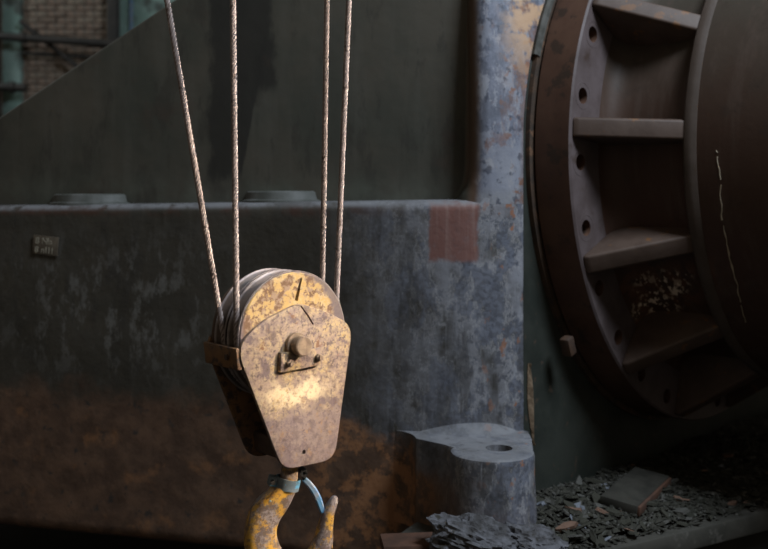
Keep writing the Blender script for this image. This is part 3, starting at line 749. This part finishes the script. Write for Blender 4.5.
for i, c_ in enumerate(cl):
    p = hk(c_[0], c_[1]); a_ = hk(*cl[max(0, i-1)][:2]); b_ = hk(*cl[min(len(cl)-1, i+1)][:2]); Tn = (b_-a_).normalized(); Nn = Tn.cross(hn).normalized()
    wv, tv = c_[2]/F*HD/2, c_[3]/F*HD/2*1.0
    for k in range(SD):
        a = 2*PI*k/SD; ca, sa = math.cos(a), math.sin(a)
        ca = math.copysign(abs(ca)**.72, ca); sa = math.copysign(abs(sa)**.72, sa)
        inner = 1.0+.16*(ca if i > 14 else 0)             # a little thicker on the inside of the bend
        vs.append(HM @ (p+Nn*(ca*wv)+hn*(sa*tv*inner)))
for i in range(len(cl)-1):
    for k in range(SD): l = (k+1) % SD; fs.append((i*SD+k, i*SD+l, (i+1)*SD+l, (i+1)*SD+k))
fs.append(tuple(range(SD))); fs.append(tuple((len(cl)-1)*SD+k for k in range(SD)))
hook = mesh('hook', vs, fs, M['hook'], hb, sharp=60)
# shank neck
vs, fs = tube_data([HM @ hk(291, 452), HM @ hk(289.5, 476)], .026, 20); mesh('shank', vs, fs, M['brown'], hook)
# clamp collar
def sweep_band(name, c0, axis, side, r_, h_, t_, mat, parent):
    o = lathe(name, [(r_, -h_/2), (r_+t_, -h_/2), (r_+t_, h_/2), (r_, h_/2)], c0, axis, side, axis.cross(side), mat, parent, n=40); return o
R3 = HM.to_3x3()
ax = (R3 @ (hk(289, 476)-hk(286.0, 489))).normalized(); side = (R3 @ hx); side = (side-ax*side.dot(ax)).normalized(); third = ax.cross(side)
cc3 = HM @ hk(287.3, 483)
col_ = sweep_band('clamp_collar', cc3, ax, side, .033, .034, .006, M['steelgrey'], hook)
for sg in (-1, 1):
    bm = bmesh.new(); mt = Matrix((side, third, ax)).transposed().to_4x4(); mt.translation = cc3-side*.046+third*(sg*.012)
    bmesh.ops.create_cube(bm, size=1, matrix=mt @ Matrix.Diagonal((.028, .006, .030, 1))); bevel_bm(bm, .002, 2); from_bm('clamp_ear', bm, M['steelgrey'], col_ if False else hook)
vs, fs = tube_data([cc3-side*.05-third*.03, cc3-side*.05+third*.03], .007, 10); mesh('clamp_bolt', vs, fs, M['black'], hook)
# safety latch: curved channel from the collar to the tip
lt = catmull([(304, 479, 5.5), (309, 484, 6.2), (314.5, 491.5, 6.8), (319, 501, 6.8), (322.5, 512, 5.0)], 6); vs = []; fs = []
for i, c_ in enumerate(lt):
    p = hk(c_[0], c_[1]); a_ = hk(*lt[max(0, i-1)][:2]); b_ = hk(*lt[min(len(lt)-1, i+1)][:2]); Nn = (b_-a_).normalized().cross(hn).normalized(); wv = c_[2]/F*HD/2
    for a, b in ((-1, -.6), (-1, .45), (-.55, .8), (.55, .8), (1, .45), (1, -.6)): vs.append(HM @ (p+Nn*(a*wv)+hn*(.012*b)))
for i in range(len(lt)-1):
    for k in range(6): l = (k+1) % 6; fs.append((i*6+k, i*6+l, (i+1)*6+l, (i+1)*6+k))
fs.append(tuple(range(6))); fs.append(tuple((len(lt)-1)*6+k for k in range(6)))
latch = mesh('safety_latch', vs, fs, M['blue'], hook); latch['label'] = 'worn blue curved safety latch'
hnL = (R3 @ hn).normalized(); hxL = (R3 @ hx).normalized()
lathe('latch_pivot', [(.004, -.02), (.0115, -.02), (.0115, .02), (.004, .02)], HM @ hk(303, 471.5), hnL, hxL, hnL.cross(hxL), M['black'], hook, n=24)
vs, fs = tube_data([HM @ hk(303, 471.5), HM @ hk(304.5, 480)], .006, 10); mesh('latch_arm', vs, fs, M['black'], hook)
vs, fs = tube_data([HM @ hk(291, 466), HM @ hk(303, 471.5)], .005, 8); mesh('latch_bracket', vs, fs, M['black'], hook)
# grease nipple on the hook
bm = bmesh.new(); q_ = HM @ (hk(269, 498)+hn*.034); bmesh.ops.create_uvsphere(bm, u_segments=12, v_segments=8, radius=.006, matrix=Matrix.Translation(q_)); from_bm('grease_nipple', bm, M['steelgrey'], hook)

# ------------------------------------------------------------------ wire ropes
BW = Matrix.Translation(BP) @ Matrix.Rotation(YA, 4, 'Z')
def rope(path, label):
    # resample the path evenly, then lay six strands round it
    L = [0]
    for i in range(1, len(path)): L.append(L[-1]+(path[i]-path[i-1]).length)
    step = .0048; N = int(L[-1]/step); pts = []; j = 0
    for i in range(N+1):
        s = L[-1]*i/N
        while j < len(L)-2 and L[j+1] < s: j += 1
        pts.append(path[j].lerp(path[j+1], (s-L[j])/max(1e-9, L[j+1]-L[j])))
    Nn = (pts[1]-pts[0]).orthogonal().normalized(); fr = []
    for i in range(N+1):
        Tn = (pts[min(i+1, N)]-pts[max(0, i-1)]).normalized(); Nn = (Nn-Tn*Nn.dot(Tn)).normalized(); fr.append((Nn.copy(), Tn.cross(Nn)))
    vs, fs = [], []; step = L[-1]/N
    for k in range(4):
        sp = []
        for i in range(N+1):
            a = 2*PI*(i*step/.058+k/4); sp.append(pts[i]+fr[i][0]*(.0055*math.cos(a))+fr[i][1]*(.0055*math.sin(a)))
        tube_data(sp, .0042, 6, vs=vs, fs=fs)
    o = mesh('wire_rope', vs, fs, M['rope'], None, sharp=180)
    o.data.transform(Matrix.Translation(-path[0])); o.location = path[0]
    tag(o, label, 'wire rope', 'wire ropes of the hook block'); return o
GRV = GROOVE+.009
def fall(bplane, sgn, px_t, py_t, px_b, py_b, wrap):
    # the rope leaves the groove at the side of the sheave and runs up through two points of the picture
    cen = cc2+Yb*bplane
    side = BW @ (cen+X*(sgn*GRV))
    def onplane(px, py, Y): return at(px, py, Y)
    top = at(px_t, py_t, side.y)
    dirv = (top-side); end = side+dirv*2.6
    pth = []
    if wrap:
        for k in range(25):
            a = -(PI/2-.04)*(1-k/24); pth.append(BW @ (cen+X*(sgn*GRV*math.cos(a))+Z*(GRV*math.sin(a))))
    else:
        for k in range(25):
            a = -(PI/2-.04)*(1-k/24); pth.append(BW @ (cen+X*(sgn*GRV*math.cos(a))+Z*(GRV*math.sin(a))))
    pth.append(end); return pth
rope(fall(S2B, -1, 167, 0, 217, 320, True), 'leftmost wire rope, slanting down to the rear sheave')
rope(fall(S1B, -1, 233, 0, 238, 318, True), 'second wire rope from the left, down to the front sheave')
rope(fall(S2B, 1, 327, 0, 323, 283, False), 'third wire rope from the left, vertical behind the guard disc')
rope(fall(S1B, 1, 349, 0, 339, 312, False), 'rightmost wire rope, meeting the yellow guard disc at its right')

# ------------------------------------------------------------------ rubble on the slab
def ground_h(x, y):
    p = Vector((x*3, y*3, 0)); h = .028+.03*noise.noise(p)+.016*noise.noise(p*3.3)+.010*noise.noise(p*9)+.007*noise.noise(p*21)
    dl = math.hypot(x-.62, y-3.98); h += .06*math.exp(-(dl/.25)**2)
    h += .05*math.exp(-((x-.95)**2+(y-4.3)**2)/.10)
    return h
def inside_front(x, y):   # distance behind the slab's front edge
    a = Vector((1.093, 3.96)); e = Vector((.554, .33)).normalized(); nn = Vector((-e.y, e.x)); return (Vector((x, y))-a).dot(nn)
vs = []; fs = []; NX, NY = 230, 150
for j in range(NY):
    for i in range(NX):
        x = .20+2.50*i/(NX-1); y0 = 3.37+max(0, (x+.12))*.57; y = y0+(6.6-y0)*(j/(NY-1))**1.35
        dd = inside_front(x, y); h = ground_h(x, y)*min(1, max(.0, (dd-.03)/.16))
        vs.append((x, y, ZS-.004+max(0, h)))
for j in range(NY-1):
    for i in range(NX-1): a = j*NX+i; fs.append((a, a+1, a+NX+1, a+NX))
dirt = mesh('debris_layer', vs, fs, M['dirt'], None, sharp=60); tag(dirt, 'olive grey layer of dust and crumbled debris on the concrete plinth', 'debris', kind='stuff')
def gz(x, y): return ZS+max(0, ground_h(x, y)*min(1, max(0, (inside_front(x, y)-.03)/.16)))
# big layered rock in front of the lug
def rockmesh(name, seed, sc, mat, sub=4, rough_=.35):
    bm = bmesh.new(); bmesh.ops.create_icosphere(bm, subdivisions=sub, radius=1)
    for v in bm.verts:
        p = v.co.copy(); k = 1+rough_*noise.noise(p*1.6+Vector((seed, 0, 0)))+rough_*.5*noise.noise(p*4+Vector((0, seed, 0)))+rough_*.28*(noise.noise(Vector((p.x*3, p.y*3, p.z*11))+Vector((seed, 2, 1))))+rough_*.3*noise.noise(p*9+Vector((2, seed, 0)))+rough_*.22*noise.noise(p*19)
        v.co = Vector((p.x*sc[0], p.y*sc[1], p.z*sc[2]))*k
    o = from_bm(name, bm, mat, None, True, 28); return o
ro = rockmesh('rock', 3.3, (.17, .11, .085), M['stone'], 5, .30); ro.location = (.335, 3.70, ZS+.072); ro.rotation_euler = (.05, .22, -.25)
tag(ro, 'large blue-grey layered rock lying in front of the foot lug', 'rock')
ro = rockmesh('rock', 8.1, (.15, .10, .07), M['stone'], 5, .32); ro.location = (.545, 3.72, ZS+.045); ro.rotation_euler = (0, .15, -.3)
tag(ro, 'flatter blue-grey rock at the right base of the foot lug', 'rock')
# plank along the front of the plinth
bm = bmesh.new(); bmesh.ops.create_cube(bm, size=1, matrix=Matrix.Diagonal((.22, .15, .04, 1))); bevel_bm(bm, .006, 2)
o = from_bm('plank', bm, M['wood']); o.location = (.10, 3.83, ZS+.021); o.rotation_euler = (0, .0, .10); tag(o, 'short brown plank lying left of the large blue-grey rock', 'plank')
# dusty block with a reddish side
pa, pb = Vector((1.005, 4.08, 0)), Vector((1.28, 4.52, 0)); dr = (pb-pa).normalized(); an_ = math.atan2(dr.y, dr.x)
e = empty('broken_board', ((pa.x+pb.x)/2, (pa.y+pb.y)/2, gz(1.14, 4.3)+.012), (R(7), R(-2), an_)); tag(e, 'dusty broken board with reddish edge lying on the debris', 'board')
bm = bmesh.new(); bmesh.ops.create_cube(bm, size=1, matrix=Matrix.Translation((0, .062, 0)) @ Matrix.Diagonal((.46, .16, .045, 1))); bevel_bm(bm, .005, 2); from_bm('board', bm, M['woodtop'], e)
bm = bmesh.new(); bmesh.ops.create_cube(bm, size=1, matrix=Matrix.Translation((0, -.022, -.002)) @ Matrix.Diagonal((.45, .014, .040, 1))); bevel_bm(bm, .003, 2); from_bm('edge_strip', bm, M['wood'], e)
# chips: a handful of shared shapes, many individuals
shapes = []
for s_ in range(7):
    bm = bmesh.new(); k = random.randint(5, 7); pts = [(math.cos(2*PI*i/k+random.uniform(-.25, .25))*random.uniform(.7, 1.1), math.sin(2*PI*i/k+random.uniform(-.25, .25))*random.uniform(.45, .8)) for i in range(k)]
    b_ = [bm.verts.new((p[0], p[1], random.uniform(-.1, .1))) for p in pts]; t_ = [bm.verts.new((p[0]*.85, p[1]*.85, .28+random.uniform(-.08, .12))) for p in pts]
    bm.faces.new(b_[::-1]); bm.faces.new(t_)
    for i in range(k): bm.faces.new((b_[i], b_[(i+1) % k], t_[(i+1) % k], t_[i]))
    shapes.append(bm)
cm = {}
for key in ('chipg', 'chipb', 'chipo', 'chipd'):
    cm[key] = []
    for bm in shapes:
        me = bpy.data.meshes.new('chip'); bm.to_mesh(me); me.materials.append(M[key]); cm[key].append(me)
LAB = {'chipg': ('stone_chip', 'flat grey stone chip among the debris on the plinth', 'chip', 'grey stone chips'), 'chipb': ('paint_chip', 'pale blue-grey paint chip among the debris on the plinth', 'chip', 'blue-grey chips'),
       'chipo': ('rust_chip', 'orange-brown rust chip among the debris', 'chip', 'orange rust chips'), 'chipd': ('debris_chip', 'dull olive chip on the dusty plinth', 'chip', 'olive debris chips')}
def in_lug(x, y): return math.hypot(x-lc.x, y-lc.y) < lr+.02 or (y > 4.02 and x < .62)
def chip(x, y, size, key):
    nm, lb, ct, gr = LAB[key]; o = bpy.data.objects.new(nm, random.choice(cm[key])); link(o)
    o.location = (x, y, gz(x, y)+size*.05); o.scale = (size*random.uniform(.8, 1.7), size*random.uniform(.5, 1.0), size*random.uniform(.5, 1.1)); o.rotation_euler = (random.uniform(-.5, .5), random.uniform(-.5, .5), random.uniform(0, 6.28)); tag(o, lb, ct, gr)
cnt = 0
while cnt < 290:
    x = random.uniform(.15, 1.9); y = random.uniform(3.5, 5.2); dd = inside_front(x, y)
    if dd < .05 or in_lug(x, y): continue
    if (Vector((x, y, 0))-Vector((C.x, C.y, 0))).dot(n) < SE+.02: continue
    near = math.hypot(x-.66, y-3.95)
    if random.random() > math.exp(-near/.55)+.12: continue
    sz = random.uniform(.012, .040)*(1.25 if near < .4 else 1)
    key = random.choices(('chipg', 'chipb', 'chipo', 'chipd'), (3, 2.2 if near < .3 else .15, .8, 5))[0]
    chip(x, y, sz, key); cnt += 1

# crumbs too small to count, one mesh
vs = []; fs = []; k = 0
while k < 4200:
    x = random.uniform(.22, 2.3); y = random.uniform(3.45, 5.6); dd = inside_front(x, y)
    if dd < .03 or in_lug(x, y): continue
    if (Vector((x, y, 0))-Vector((C.x, C.y, 0))).dot(n) < SE+.01: continue
    near = math.hypot(x-.66, y-3.95)
    if random.random() > math.exp(-near/.8)+.15: continue
    sz = .003+.016*random.random()**2.2; b0_ = len(vs); ce = Vector((x, y, gz(x, y)+sz*.2)); a = random.uniform(0, 6.28)
    ex_ = Vector((math.cos(a), math.sin(a), random.uniform(-.5, .5)))*sz*random.uniform(1, 2.2); ey_ = Vector((-math.sin(a), math.cos(a), random.uniform(-.5, .5)))*sz*.7; ez_ = Vector((0, 0, sz*.5))
    vs += [ce-ex_, ce+ey_, ce+ex_, ce-ey_, ce+ez_, ce-ez_]
    fs += [(b0_+i, b0_+(i+1) % 4, b0_+4) for i in range(4)]+[(b0_+(i+1) % 4, b0_+i, b0_+5) for i in range(4)]
    k += 1
tag(mesh('debris_crumbs', vs, fs, M['crumb'], None, False), 'fine olive and grey crumbs strewn over the plinth', 'debris', kind='stuff')
